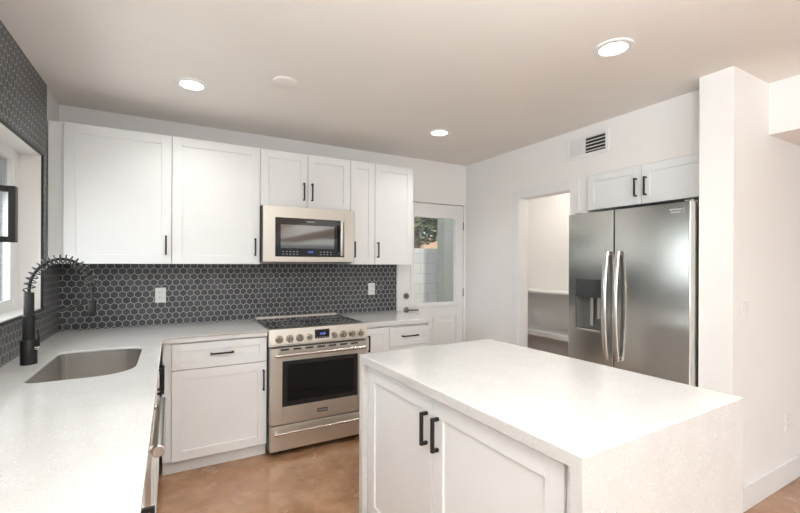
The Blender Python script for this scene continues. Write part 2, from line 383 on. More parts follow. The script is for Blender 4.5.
box(GX0 + .005, GX1 - .005, .027, .033, GZ0 + .005, GZ1 - .005).build('door_glass', M['glass'], dr)
m = MB(); m.lathe([(0, 0), (.031, 0), (.031, .006), (.024, .012), (.012, .014), (.012, .03), (0, .03)], (2.826, y0, .915), (0, -1, 0))
m.tube([(2.826, y0 - .045, .915), (2.86, y0 - .047, .915), (2.95, y0 - .047, .913)], .0085, 10).cyl((2.826, y0 - .025, .915), (2.826, y0 - .054, .915), .011)
m.build('lever_handle', M['bronze'], dr, True)
m = MB(); m.lathe([(0, 0), (.030, 0), (.030, .008), (.022, .018), (0, .018)], (2.826, y0, 1.06), (0, -1, 0)); m.box(2.822, 2.830, y0 - .03, y0 - .016, 1.046, 1.074, .002, 1)
m.build('deadbolt', M['bronze'], dr, True)
for zz in (1.82, 1.075, .28):
    MB().cyl((3.570, y0 - .004, zz - .045), (3.570, y0 - .004, zz + .045), .006, 10).build('hinge', M['bronze'], dr, True)
m = MB(); m.box(2.712, 2.770, -.014, 0, 0, 2.09, .003, 1)
struct(m.build('trim_5', M['trim']), 'white casing beside the back door', 'trim')
# pantry opening casing
m = MB(); m.box(XR - .014, XR, PY1, PY1 + .09, 0, PZ + .09, .003, 1).box(XR - .014, XR, PY0 - .09, PY0, 0, PZ + .09, .003, 1).box(XR - .014, XR, PY0, PY1, PZ, PZ + .09, .003, 1)
struct(m.build('trim_6', M['trim']), 'white casing around the pantry opening', 'trim')
# baseboards
m = MB(); m.box(3.42, 7.5, YD - .016, YD, 0, .142, .004, 2)
struct(m.build('baseboard_right', M['trim']), 'tall white baseboard along the wall at right', 'baseboard')
m = MB(); m.box(XR - .014, XR, PY1 + .09, -.001, 0, .12, .003, 1)
struct(m.build('baseboard_back', M['trim']), 'white baseboard beside the pantry opening', 'baseboard')
# pantry shelves
for z, lab in ((1.105, 'upper white pantry shelf seen through the opening'), (.66, 'lower white pantry shelf seen through the opening')):
    th = .022 if z > 1 else .05
    tag(box(4.2, 4.5, AY1 + .09, -.001, z - th, z, .002, 1).build('pantry_shelf', M['trim']), lab, 'shelf', 'pantry shelves')

# ------------------------------------------------------------------ wall cabinets
YU = -.33; ZU0, ZU1 = 1.388, 2.297
F = frame((0, YU, 0), (1, 0, 0), (0, -1, 0))
def wall_cab(x0, x1, z0, label, doors, filler=None):
    t = thing('wall_cabinet', label, 'cabinet', ((x0 + x1) / 2, -.165, z0), 'white shaker wall cabinets on the back wall')
    box(x0 + .0005, x1 - .0005, YU + .002, -.002, z0, ZU1, .001, 1).build('body', M['cab'], t)
    if filler: box(filler[0], filler[1], YU, YU + .03, z0, ZU1, .001, 1).build('filler_strip', M['cab'], t)
    for d0, d1, hu, hz0, hz1 in doors:
        d = shaker(F, d0 + .002, d1 - .002, z0 + .001, ZU1 - .001).build('door', M['cab'], t)
        pull(F, hu, hz0, hz1).build('handle', M['black'], d, label='black bar handle')
    return t
wall_cab(.088, .694, ZU0, 'white single door wall cabinet in the corner beside the window', [(.088, .694, .659, 1.453, 1.588)], (.010, .088))
wall_cab(.694, 1.296, ZU0, 'white single door wall cabinet directly left of the microwave', [(.694, 1.296, 1.259, 1.453, 1.588)])
wall_cab(1.296, 2.055, 1.848, 'short white two door wall cabinet above the microwave', [(1.296, 1.676, 1.641, 1.912, 2.055), (1.676, 2.055, 1.709, 1.912, 2.055)])
wall_cab(2.055, 2.692, ZU0, 'white wall cabinet with narrow and wide door right of the microwave', [(2.055, 2.292, 2.089, 1.45, 1.588), (2.292, 2.692, 2.318, 1.45, 1.588)])

# cabinet over the refrigerator
F2 = frame((XR + .004, 0, 0), (0, -1, 0), (-1, 0, 0))
t = thing('wall_cabinet', 'white two door cabinet built in above the refrigerator', 'cabinet', (3.9, -1.99, 1.826))
box(XR + .006, 4.2, AY0 + .004, AY1 - .004, 1.826, 2.103).build('body', M['cab'], t)
for u0, u1, hu in ((1.560, 1.987, 1.952), (1.987, 2.414, 2.020)):
    d = shaker(F2, u0 + .002, u1 - .002, 1.826, 2.100, st=.055).build('door', M['cab'], t)
    pull(F2, hu, 1.882, 2.012).build('handle', M['black'], d, label='black bar handle')

# ------------------------------------------------------------------ base cabinets on the back wall
YB = -.607; KZ = .092; BT = .874
FB = frame((0, YB, 0), (1, 0, 0), (0, -1, 0))
def base_body(t, x0, x1, end=False):
    box(x0 + .0005, x1 - .0005, YB + .002, -.010, KZ, BT).build('body', M['cab'], t)
    box(x0 + .0005, x1 - .0005, -.575, -.555, 0, KZ).build('kick_board', M['kick'], t)
t = thing('base_cabinet', 'white base cabinet with one drawer over one door left of the range', 'cabinet', (.99, -.3, 0), 'base cabinets on the back wall')
base_body(t, .645, 1.300)
box(.645, .695, YB - .004, YB + .002, KZ, BT).build('filler_strip', M['cab'], t)
d = shaker(FB, .698, 1.296, .692, .862, st=.05).build('drawer_front', M['cab'], t)
pull(FB, (.925, 1.072), .776, .790, vertical=False).build('handle', M['black'], d, label='black bar handle')
d = shaker(FB, .698, 1.296, KZ + .002, .686).build('door', M['cab'], t)
pull(FB, 1.272, .487, .632).build('handle', M['black'], d, label='black bar handle')
t = thing('base_cabinet', 'narrow white base cabinet with a single tall door right of the range', 'cabinet', (2.18, -.3, 0), 'base cabinets on the back wall')
base_body(t, 2.066, 2.298)
d = shaker(FB, 2.070, 2.296, KZ + .002, .862, st=.05).build('door', M['cab'], t)
pull(FB, 2.102, .675, .805).build('handle', M['black'], d, label='black bar handle')
t = thing('base_cabinet', 'white base cabinet with a drawer at the end of the back wall run', 'cabinet', (2.5, -.3, 0), 'base cabinets on the back wall')
base_body(t, 2.298, 2.700)
box(2.686, 2.700, YB - .02, YB + .01, 0, BT).build('end_panel', M['cab'], t)
d = shaker(FB, 2.300, 2.684, .694, .855, st=.045).build('drawer_front', M['cab'], t)
pull(FB, (2.415, 2.575), .770, .784, vertical=False).build('handle', M['black'], d, label='black bar handle')
d = shaker(FB, 2.300, 2.684, KZ + .002, .688).build('door', M['cab'], t)
pull(FB, 2.330, .500, .640).build('handle', M['black'], d, label='black bar handle')

# ------------------------------------------------------------------ left run under the window
XB = .610
FL = frame((XB, 0, 0), (0, 1, 0), (1, 0, 0))
def left_body(t, y0, y1, ztop=BT):
    box(.010, XB - .002, y0 + .0005, y1 - .0005, KZ, ztop).build('body', M['cab'], t)
    box(.545, .565, y0 + .0005, y1 - .0005, 0, KZ).build('kick_board', M['kick'], t)
t = thing('sink_base_cabinet', 'white two door base cabinet under the sink', 'cabinet', (.3, -1.12, 0), 'base cabinets under the window')
left_body(t, -1.632, -.640, .66)
for a, b, hu in ((-1.628, -1.136, -1.165), (-1.132, -.690, -1.085)):
    d = shaker(FL, a, b, KZ + .002, .862).build('door', M['cab'], t)
    pull(FL, hu, .70, .835).build('handle', M['black'], d, label='black bar handle')
box(XB - .03, XB, -.690, -.640, KZ, BT).build('filler_strip', M['cab'], t)
t = thing('dishwasher', 'dishwasher with thick steel tube handle under the left counter', 'dishwasher', (.3, -1.94, 0))
box(.03, .585, -2.234, -1.634, .09, .868).build('body', M['dgrey'], t)
d = box(.586, .622, -2.232, -1.636, .10, .866, .004, 2).build('door', M['steel_h'], t)
m = MB(); m.cyl((.662, -2.185, .806), (.662, -1.650, .806), .0190, 18, .003)
m.build('handle', M['chrome'], d, True)
for y in (-2.15, -1.72): MB().cyl((.618, y, .806), (.662, y, .806), .011, 14).build('handle_bracket', M['chrome'], d, True)
box(.545, .565, -2.234, -1.634, 0, .09).build('kick_board', M['blackp'], t)
t = thing('base_cabinet', 'white base cabinet at the near end of the left counter', 'cabinet', (.3, -2.56, 0), 'base cabinets under the window')
left_body(t, -2.90, -2.236)
d = shaker(FL, -2.896, -2.240, KZ + .002, .862).build('door', M['cab'], t)
pull(FL, -2.50, .66, .80).build('handle', M['black'], d, label='black bar handle')

# ------------------------------------------------------------------ countertops
def rrect(x0, x1, y0, y1, rs, n=8):
    out = []
    for (cx, cy, a0), r in zip(((x1, y1, 0), (x0, y1, 90), (x0, y0, 180), (x1, y0, 270)), rs):
        sx = -1 if cx == x1 else 1; sy = -1 if cy == y1 else 1
        for k in range(n + 1):
            a = R(a0 + 90 * k / n); out.append((cx + sx * r + r * math.cos(a), cy + sy * r + r * math.sin(a)))
    return out
SX0, SX1, SY0, SY1 = .172, .552, -1.530, -.862
hole = rrect(SX0, SX1, SY0, SY1, (.09, .035, .06, .15))
CT0, CT1 = .8745, ZC
def slab_with_hole(outer, hole, z0, z1):
    cu = bpy.data.curves.new('slab', 'CURVE'); cu.dimensions = '2D'; cu.fill_mode = 'BOTH'; cu.extrude = (z1 - z0) / 2 - .002; cu.bevel_depth = .002; cu.bevel_resolution = 1
    for pts in (outer, hole):
        sp = cu.splines.new('POLY'); sp.points.add(len(pts) - 1); sp.use_cyclic_u = True
        for p, q in zip(sp.points, pts): p.co = (q[0], q[1], 0, 1)
    cu.offset = -.002
    o = bpy.data.objects.new('slab', cu); C.objects.link(o); bpy.context.view_layer.update()
    me = bpy.data.meshes.new_from_object(o.evaluated_get(bpy.context.evaluated_depsgraph_get())); bpy.data.objects.remove(o); bpy.data.curves.remove(cu)
    mb = MB(Matrix.Translation((0, 0, (z0 + z1) / 2))); t = bmesh.new(); t.from_mesh(me); bpy.data.meshes.remove(me); bmesh.ops.remove_doubles(t, verts=t.verts, dist=1e-5); mb._put(t)
    return mb
outer = [(.009, -.009), (1.300, -.009), (1.300, -.645), (.645, -.645), (.645, -2.93), (.009, -2.93)]
cs = slab_with_hole(outer, hole, .901, CT1); cs.M = Matrix.Identity(4); cs.box(.012, 1.298, -.643, -.60, CT0, .9025).box(.60, .643, -2.928, -.60, CT0, .9025).box(1.26, 1.298, -.60, -.012, CT0, .9025).box(.012, .05, -2.928, -.012, CT0, .9025).box(.012, 1.26, -.05, -.012, CT0, .9025).box(.05, .60, -2.928, -2.88, CT0, .9025)
tag(cs.build('countertop', M['quartz']), 'white quartz L-shaped countertop with the sink cut into it', 'countertop', 'quartz countertops')
tag(box(2.063, 2.706, -.645, -.009, CT0, CT1, .002, 1).build('countertop', M['quartz']), 'short white quartz countertop between the range and the back door', 'countertop', 'quartz countertops')

# ------------------------------------------------------------------ sink
t = thing('sink', 'stainless steel undermount sink below the window', 'sink', (.36, -1.2, .68))
bm = MB(); tb = bmesh.new(); rings = []
for grow, z in ((.016, .8995), (.0, .8995), (-.004, .80), (-.014, .715), (-.04, .690), (-.075, .684)):
    pts = rrect(SX0 - grow, SX1 + grow, SY0 - grow, SY1 + grow, tuple(max(.02, r + grow) for r in (.09, .035, .06, .15)))
    rings.append([tb.verts.new((x, y, z)) for x, y in pts])
for a, b in zip(rings, rings[1:]):
    n = len(a)
    for k in range(n): tb.faces.new((a[k], a[(k + 1) % n], b[(k + 1) % n], b[k]))
tb.faces.new(rings[-1]); bm._put(tb)
bs = bm.build('basin', M['steel_s'], t, True)
md = bs.modifiers.new('thick', 'SOLIDIFY'); md.thickness = .0012; md.offset = 0
MB().lathe([(0, .002), (.02, .002), (.032, .004), (.043, .0035), (.045, .0005), (.0, .0005)], (.36, -1.15, .6845)).build('drain', M['chrome'], t, True)

# ------------------------------------------------------------------ faucet
fx, fy = .105, -1.12
t = thing('faucet', 'matte black spring neck pull down faucet behind the sink', 'faucet', (fx, fy, ZC))
MB().lathe([(0, 0), (.0315, 0), (.0315, .112), (.029, .116), (0, .116)], (fx, fy, ZC)).build('base', M['black'], t, True)
m = MB().lathe([(0, 0), (.0235, 0), (.0235, .115), (.0195, .12), (.0195, .222), (.0165, .226), (0, .226)], (fx, fy, ZC + .114))
m.build('shaft', M['black'], t, True)
arc = []
cxa, cza, ra, rb = fx + .121, 1.262, .121, .152
for k in range(61):
    a = math.pi * (1 - k / 60); arc.append(Vector((cxa + ra * math.cos(a), fy, cza + rb * math.sin(a))))
arc[0].z = ZC + .33
MB().tube(arc, .0065, 8, up=(0, 1, 0)).build('hose', M['black'], t, True)
# coil around the hose
def along(f):
    x = f * (len(arc) - 1); i = min(int(x), len(arc) - 2); return arc[i].lerp(arc[i + 1], x - i), (arc[i + 1] - arc[i]).normalized()
coil = []; turns = 19; per = 14
for k in range(turns * per + 1):
    f = k / (turns * per) * 1.0; p, d = along(f); n1 = Vector((0, 1, 0)); n2 = d.cross(n1)
    a = 2 * math.pi * k / per; coil.append(p + (n1 * math.cos(a) + n2 * math.sin(a)) * .0205)
MB().tube(coil, .0034, 6, up=(0, 1, 0)).build('spring', M['spring'], t, True)
sxp = fx + .242
MB().lathe([(0, 0), (.013, 0), (.0165, .006), (.0165, .060), (.012, .068), (.0055, .080), (.0055, .136), (0, .136)], (sxp, fy, 1.128)).build('spray_head', M['black'], t, True)
m = MB(); m.tube([(fx, fy, 1.118), (fx + .12, fy, 1.160), (sxp - .012, fy, 1.198)], .0045, 8, up=(0, 1, 0)).lathe([(.013, -.008), (.019, -.008), (.019, .008), (.013, .008), (.013, -.008)], (sxp, fy, 1.20), (0, 0, 1))
m.build('holder_arm', M['black'], t, True)
m = MB(); m.cyl((fx, fy, ZC + .075), (fx + .044, fy - .018, ZC + .075), .011, 16, .002)
m.build('lever_base', M['chrome'], t, True)
MB().tube([(fx + .040, fy - .016, ZC + .075), (fx + .040, fy - .017, ZC + .12), (fx + .036, fy - .016, ZC + .165)], .0042, 8).build('lever', M['black'], t, True)

# ------------------------------------------------------------------ range
RX0, RX1 = 1.302, 2.060
t = thing('range', 'stainless steel slide in electric range with eight front knobs', 'range', (1.681, -.35, 0))
box(RX0 + .002, RX1 - .002, -.655, -.02, .046, .905).build('body', M['dgrey'], t)
m = MB(); m.box(RX0 - .001, RX1 + .001, -.668, -.012, .906, .922, .004, 2); m.box(RX0 + .015, RX1 - .015, -.05, -.012, .918, .935, .004, 2)
ck = m.build('cooktop_frame', M['steel_h'], t)
box(RX0 + .012, RX1 - .012, -.648, -.052, .916, .9245, .0015, 1).build('cooktop_glass', M['bglass'], t)
for x, y, r in ((1.50, -.50, .105), (1.87, -.50, .115), (1.48, -.21, .085), (1.69, -.19, .06), (1.89, -.21, .085)):
    m = MB()
    for rr in (r, r * .62): m.lathe([(rr, 0), (rr + .002, 0), (rr + .002, .0003), (rr, .0003), (rr, 0)], (x, y, .9246), seg=40)
    m.build('burner_ring', M['white_mark'], t)
# sloped control panel
m = MB(); prof = [(-.655, .800), (-.700, .800), (-.700, .815), (-.682, .920), (-.655, .926)]
tb = bmesh.new(); A = [tb.verts.new((RX0, y, z)) for y, z in prof]; B = [tb.verts.new((RX1, y, z)) for y, z in prof]
tb.faces.new(A); tb.faces.new(B[::-1])
for k in range(5): tb.faces.new((A[k], B[k], B[(k + 1) % 5], A[(k + 1) % 5]))
m._put(tb); cp = m.build('control_panel', M['steel_h'], t)
nrm = Vector((0, -.105, -.018)).normalized()
def onp(x, z): return Vector((x, -.700 + (z - .815) / .105 * .018, z))
for x in (1.369, 1.443, 1.517, 1.591, 1.784, 1.856, 1.929, 2.002):
    r = .0275 if x not in (1.591, 1.784) else .0225
    k = MB().lathe([(0, 0), (r, 0), (r * 1.02, .004), (r * .88, .010), (r * .86, .026), (r * .80, .030), (0, .030)], onp(x, .852), nrm).build('knob', M['knobm'], cp, True)
    MB(Matrix.Translation(onp(x, .852))).box(-.0035, .0035, -.037, -.024, -r * .78, r * .78, .001, 1).build('knob_grip', M['chrome'], k)
m = MB(); p = onp(1.689, .854); m.box(1.632, 1.746, p.y - .0035, p.y + .01, .816, .900, .001, 1); disp = m.build('display', M['bglass'], cp)
text_mesh('display_digits', '12:00', .020, face_mtx((1.690, -.7012, .868), (1, 0, 0)), M['blue'], disp)
m = MB()
for k in range(5):
    for z in (.830, .842): m.box(1.643 + k * .021, 1.653 + k * .021, -.7035, -.7, z, z + .0025)
m.build('display_marks', M['white_mark'], disp)
# oven door
od = MB()
OX0, OX1, OZ0, OZ1 = RX0 + .006, RX1 - .006, .236, .788
wx0, wx1, wz0, wz1 = 1.398, 1.972, .368, .684
od.box(OX0, wx0, -.698, -.657, OZ0, OZ1, .003, 1).box(wx1, OX1, -.698, -.657, OZ0, OZ1, .003, 1).box(wx0, wx1, -.698, -.657, OZ0, wz0).box(wx0, wx1, -.698, -.657, wz1, OZ1)
od = od.build('oven_door', M['steel_h'], t)
m = MB(); m.box(wx0 - .006, wx0 + .03, -.7000, -.690, wz0 - .006, wz1 + .006).box(wx1 - .03, wx1 + .006, -.7000, -.690, wz0 - .006, wz1 + .006).box(wx0 + .03, wx1 - .03, -.7, -.690, wz0 - .006, wz0 + .03).box(wx0 + .03, wx1 - .03, -.7, -.690, wz1 - .024, wz1 + .006)
m.build('window_border', M['bglass'], od)
box(wx0 + .001, wx1 - .001, -.696, -.692, wz0 + .001, wz1 - .001).build('oven_window', M['oglass'], od)
m = MB()
for z in (.45, .58):
    for k in range(16): m.cyl((wx0 + .03 + k * .034, -.672, z), (wx0 + .03 + k * .034, -.660, z), .0016, 6)
    m.cyl((wx0 + .01, -.668, z), (wx1 - .01, -.668, z), .003, 8)
m.build('oven_rack', M['chrome'], od)
m = MB(); m.cyl((RX0 + .03, -.748, .742), (RX1 - .03, -.748, .742), .0125, 16, .002)
for x in (RX0 + .04, RX1 - .04): m.box(x - .012, x + .012, -.745, -.697, .731, .753, .003, 1)
m.build('handle', M['chrome'], od, True)
for k in range(7): box(1.38 + k * .09, 1.44 + k * .09, -.6990, -.697, .766, .779).build('vent_slot', M['dark'], od)
bd = box(1.650, 1.732, -.7005, -.697, .281, .309, .001, 1).build('badge', M['dgrey'], od)
text_mesh('badge_lettering', 'FRIGIDAIRE', .0125, face_mtx((1.691, -.7007, .295), (1, 0, 0)), M['label'], bd)
dw = box(OX0, OX1, -.696, -.657, .046, .226, .003, 1).build('storage_drawer', M['steel_h'], t)
m = MB(); m.cyl((RX0 + .03, -.735, .183), (RX1 - .03, -.735, .183), .010, 14, .002)
for x in (RX0 + .045, RX1 - .045): m.box(x - .010, x + .010, -.733, -.695, .174, .192, .002, 1)
m.build('handle', M['chrome'], dw, True)
for x in (RX0 + .06, RX1 - .06):
    for y in (-.60, -.08): MB().lathe([(0, 0), (.02, 0), (.02, .01), (.011, .012), (.011, .046), (0, .046)], (x, y, 0)).build('leg', M['blackp'], t, True)

# ------------------------------------------------------------------ microwave
t = thing('microwave', 'stainless over the range microwave with black door window', 'microwave', (1.677, -.2, 1.402))
MX0, MX1, MZ0, MZ1 = 1.298, 2.053, 1.403, 1.846
box(MX0 + .003, MX1 - .003, -.392, -.010, MZ0, MZ1, .002, 1).build('body', M['blackp'], t)
m = MB(); vx0, vx1, vz0, vz1 = 1.399, 1.972, 1.449, 1.758; DXa, DXb = 1.308, 2.066
m.box(DXa, vx0, -.412, -.393, MZ0 + .006, MZ1).box(vx1, DXb, -.412, -.393, MZ0 + .006, MZ1, .002, 1).box(vx0, vx1, -.412, -.393, MZ0 + .006, vz0).box(vx0, vx1, -.412, -.393, vz1, MZ1)
d = m.build('door', M['steel_h'], t)
m = MB(); gx0, gx1, gz0, gz1 = 1.441, 1.886, 1.517, 1.704
m.box(vx0, gx0, -.414, -.396, vz0, vz1).box(gx1, vx1, -.414, -.396, vz0, vz1).box(gx0, gx1, -.414, -.396, vz0, gz0).box(gx0, gx1, -.414, -.396, gz1, vz1)
wf = m.build('window_frame', M['bglass'], d)
box(gx0, gx1, -.411, -.407, gz0, gz1).build('door_glass', M['mglass'], wf)
box(gx0 - .01, gx1 + .01, -.402, -.393, gz0 - .01, gz1 + .01).build('mesh_screen', paint('microwave_mesh_screen', (.34, .33, .315), .45, .05, 200, metallic=.6), d)
for ks in ((0, 1, 2, 3, 4), (11, 12, 13, 14)):
    m = MB()
    for r in range(2):
        for k in ks: m.box(1.455 + k * .028, 1.467 + k * .028, -.4147, -.4139, 1.467 + r * .020, 1.4715 + r * .020)
    m.build('button_marks', M['white_mark'], d)
text_mesh('display_digits', '12:00', .020, face_mtx((1.68, -.4145, 1.487), (1, 0, 0)), M['blue'], d)
text_mesh('brand_lettering', 'FRIGIDAIRE', .0135, face_mtx((1.68, -.4145, 1.733), (1, 0, 0)), M['label'], d)
m = MB(); m.box(1.924, 1.948, -.462, -.450, 1.458, 1.752, .005, 3).box(1.926, 1.946, -.452, -.412, 1.470, 1.49, .002, 1).box(1.926, 1.946, -.452, -.412, 1.72, 1.74, .002, 1)
m.build('handle', M['chrome'], d, True)
for a in (MX0 + .12, MX1 - .30): box(a, a + .18, -.33, -.22, MZ0 - .004, MZ0 + .004, .002, 1).build('grease_filter', M['steel_h'], t)

# ------------------------------------------------------------------ refrigerator
t = thing('refrigerator', 'stainless side by side refrigerator with ice and water dispenser', 'refrigerator', (3.75, -1.99, 0))
FY0, FY1, FXf, FZ = -2.414, -1.572, 3.345, 1.772
box(3.442, 4.16, FY0 + .003, FY1 - .003, .02, 1.750, .003, 1).build('body', M['dgrey'], t)
YM = -1.9405
# freezer door with a recess
dx0, dx1, dz0, dz1 = -1.845, -1.640, .908, 1.288
m = MB()
m.box(FXf + .006, 3.437, dx1, FY1, .09, FZ).box(FXf + .006, 3.437, YM + .003, dx0, .09, FZ).box(FXf + .006, 3.437, dx0, dx1, .09, dz0).box(FXf + .006, 3.437, dx0, dx1, dz1, FZ)
tb = bmesh.new(); ya, yb = YM + .003, FY1; X = FXf
def quadf(p): tb.faces.new([tb.verts.new(q) for q in p])
cols = [(ya, X + .006), (ya + .002, X + .002), (ya + .006, X), (dx0, X), (dx1, X), (yb - .006, X), (yb - .002, X + .002), (yb, X + .006)]
for (p, xp), (q, xq) in zip(cols, cols[1:]):
    for za, zb in ((.09, dz0), (dz0, dz1), (dz1, FZ)):
        if p == dx0 and za == dz0: continue
        quadf(((xp, p, za), (xq, q, za), (xq, q, zb), (xp, p, zb)))
quadf([(x, y, FZ) for y, x in cols]); bmesh.ops.remove_doubles(tb, verts=tb.verts, dist=1e-5); m._put(tb)
fd = m.build('freezer_door', M['steel_f'], t)
box(FXf - .001, FXf + .05, dx0, dx1, 1.160, dz1, .002, 1).build('dispenser_panel', M['dpanel'], fd)
m = MB(); m.box(FXf + .075, FXf + .088, dx0, dx1, dz0, 1.16).box(FXf + .004, FXf + .08, dx0, dx0 + .006, dz0, 1.16).box(FXf + .004, FXf + .08, dx1 - .006, dx1, dz0, 1.16)
m.build('dispenser_recess', M['recess'], fd)
m = MB(); m.box(FXf - .004, FXf + .08, dx0 + .001, dx1 - .001, dz0, dz0 + .018, .003, 1); m.build('drip_tray', M['chrome'], fd)
m = MB(); m.box(FXf + .028, FXf + .05, -1.765, -1.735, .95, 1.16, .005, 2).box(FXf + .04, FXf + .06, -1.82, -1.785, 1.0, 1.16, .004, 2); m.build('dispenser_paddle', M['chrome'], fd)
m = MB().box(FXf, 3.437, FY0, YM - .003, .09, FZ, .008, 3, 2); rd = m.build('refrigerator_door', M['steel_f'], t)
for yh, dd in ((-1.901, fd), (-1.981, rd)):
    pts = [(FXf - .020 - .034 * math.sin(math.pi * k / 20) ** .8, yh, .745 + (1.487 - .745) * k / 20) for k in range(21)]
    m = MB().tube(pts, .011, 12, sx=1.0, sy=1.7, up=(1, 0, 0))
    for z in (.765, 1.467): m.cyl((FXf + .002, yh, z), (FXf - .024, yh, z), .010, 10)
    m.build('handle', M['chrome'], dd, True)
bd = box(FXf - .0015, FXf + .001, -2.378, -2.290, 1.704, 1.740, .0004, 1).build('badge', M['steel_f'], rd)
fm = face_mtx((FXf - .0018, -2.334, 1.7305), (0, -1, 0)); text_mesh('badge_lettering', 'FRIGIDAIRE', .0145, fm, M['label'], bd)
fm = face_mtx((FXf - .0018, -2.334, 1.7135), (0, -1, 0)); text_mesh('badge_lettering', 'GALLERY', .0145, fm, M['label'], bd)
for y in (FY0 + .012, FY1 - .06): box(3.40, 3.50, y, y + .048, 1.7505, 1.79, .004, 2).build('hinge_cover', M['knobm'], t)
box(3.38, 3.44, FY0 + .01, FY1 - .01, .02, .085, .003, 1).build('toe_grille', M['dgrey'], t)
for y in (FY0 + .06, FY1 - .06):
    for x in (3.5, 4.1): MB().cyl((x, y, 0), (x, y, .022), .018, 12).build('leg', M['blackp'], t)

# ------------------------------------------------------------------ island
IX0, IX1, IY0, IY1 = 1.5835, 2.508, -2.9915, -1.6605; TH = .040; IROT = R(1.2)
m = MB(Matrix(((0, 0, 1, 0), (1, 0, 0, 0), (0, 1, 0, 0), (0, 0, 0, 1)))); tb = bmesh.new()
poly = [(IY0, 0), (IY0 + TH, 0), (IY0 + TH, ZC - TH), (IY1 - TH, ZC - TH), (IY1 - TH, 0), (IY1, 0), (IY1, ZC), (IY0, ZC)]
A = [tb.verts.new((y, z, IX0)) for y, z in poly]; B = [tb.verts.new((y, z, IX1)) for y, z in poly]
for P in (A, B): tb.faces.new((P[0], P[1], P[2], P[7])); tb.faces.new((P[2], P[3], P[6], P[7])); tb.faces.new((P[3], P[4], P[5], P[6]))
for k in range(8): tb.faces.new((A[k], A[(k + 1) % 8], B[(k + 1) % 8], B[k]))
bmesh.ops.recalc_face_normals(tb, faces=tb.faces)
bmesh.ops.dissolve_limit(tb, angle_limit=.01, verts=tb.verts, edges=tb.edges)
bmesh.ops.bevel(tb, geom=[e for e in tb.edges], offset=.0018, segments=1, affect='EDGES'); m._put(tb)
io = m.build('waterfall_countertop', M['quartz']); io.rotation_euler.z = IROT
tag(io, 'white speckled quartz waterfall countertop wrapping the island', 'countertop')
t = thing('island_cabinet', 'white two door island cabinet under the waterfall countertop', 'cabinet', (2.041, -2.326, 0)); t.rotation_euler.z = IROT
box(IX0 + .042, IX1 - .02, IY0 + TH + .002, IY1 - TH - .002, .09, ZC - TH - .002).build('body', M['cab'], t)
box(IX0 + .09, IX1 - .06, IY0 + TH + .002, IY1 - TH - .002, 0, .09).build('kick_board', M['kick'], t)
FI = frame((IX0 + .041, 0, 0), (0, -1, 0), (-1, 0, 0))
for u0, u1, hu in ((1.728, 2.305, 2.268), (2.309, 2.920, 2.345)):
    d = shaker(FI, u0, u1, .098, .862, st=.065).build('door', M['cab'], t)
    pull(FI, hu, .667, .800, w=.013, out=.034).build('handle', M['black'], d, label='black bar handle')
for a, b in ((1.7025, 1.725), (2.923, 2.9495)): MB(FI).box(a, b, -.004, .012, .09, .872).build('filler_strip', M['cab'], t)

# ------------------------------------------------------------------ electrical plates
def outlet(O, U, label, kind='outlet', group='outlets'):
    Nn = Vector((0, -1, 0)); F0 = frame(O, U, Nn)
    t = thing('wall_' + kind if kind == 'outlet' else 'light_switch', label, kind, O, group)
    MB(F0).box(-.036, .036, 0, .006, -.058, .058, .003, 2).build('cover_plate', M['plate'], t)
    if kind == 'outlet':
        for z in (.021, -.021):
            f = MB(F0).box(-.0165, .0165, .005, .0085, z - .0165, z + .0165, .004, 2).build('socket', M['plate'], t)
            MB(F0).box(-.0075, -.0055, .0083, .0088, z - .003, z + .008).box(.0055, .0075, .0083, .0088, z - .003, z + .008).build('slot', M['dark'], f)
    else:
        MB(F0).box(-.0165, .0165, .005, .010, -.033, .033, .002, 1).build('rocker', M['plate'], t)
    MB(F0).cyl((0, .005, 0 if kind == 'outlet' else .048), (0, .0075, 0 if kind == 'outlet' else .048), .003, 10).build('screw', M['plate'], t)
outlet((.620, -.008, 1.146), (1, 0, 0), 'white outlet on the tile backsplash left of the range', group='outlets on the tile')
outlet((2.420, -.008, 1.146), (1, 0, 0), 'white outlet on the tile backsplash near the back door', group='outlets on the tile')
outlet((3.553, YD, 1.141), (1, 0, 0), 'white rocker light switch on the wall end beside the refrigerator', 'switch', None)
outlet((4.16, YD, .386), (1, 0, 0), 'white outlet low on the wall at the right edge', group=None)

# ------------------------------------------------------------------ air vent
t = thing('air_vent', 'white wall register with half open dark louvers near the ceiling', 'vent', (XR, -1.542, 2.26))
FV = frame((XR, 0, 0), (0, -1, 0), (-1, 0, 0))
m = MB(FV); u0, u1, v0, v1 = 1.352, 1.732, 2.262, 2.442
m.box(u0, u1, 0, .010, v0, v0 + .026, .002, 1).box(u0, u1, 0, .010, v1 - .026, v1, .002, 1).box(u0, u0 + .024, 0, .010, v0 + .026, v1 - .026).box(u1 - .024, u1, 0, .010, v0 + .026, v1 - .026).box(1.520, 1.532, 0, .010, v0 + .026, v1 - .026)
m.build('register_frame', M['trim'], t)
MB(FV).box(u0 + .02, 1.522, 0, .004, v0 + .02, v1 - .02).build('closed_damper', M['kick'], t)
MB(FV).box(1.53, u1 - .022, .0002, .001, v0 + .024, v1 - .024).build('duct_shadow', M['dark'], t)
for k in range(5):
    z = v0 + .036 + k * .0265
    s = MB(FV); tb = bmesh.new()
    vs = [tb.verts.new(p) for p in ((1.532, .001, z + .010), (u1 - .024, .001, z + .010), (u1 - .024, .010, z), (1.532, .010, z), (1.532, .001, z + .012), (u1 - .024, .001, z + .012), (u1 - .024, .010, z + .002), (1.532, .010, z + .002))]
    for f in ((0, 1, 2, 3), (4, 5, 6, 7), (0, 1, 5, 4), (2, 3, 7, 6), (0, 3, 7, 4), (1, 2, 6, 5)): tb.faces.new([vs[i] for i in f])
    s._put(tb); s.build('louver', M['kick'], t)

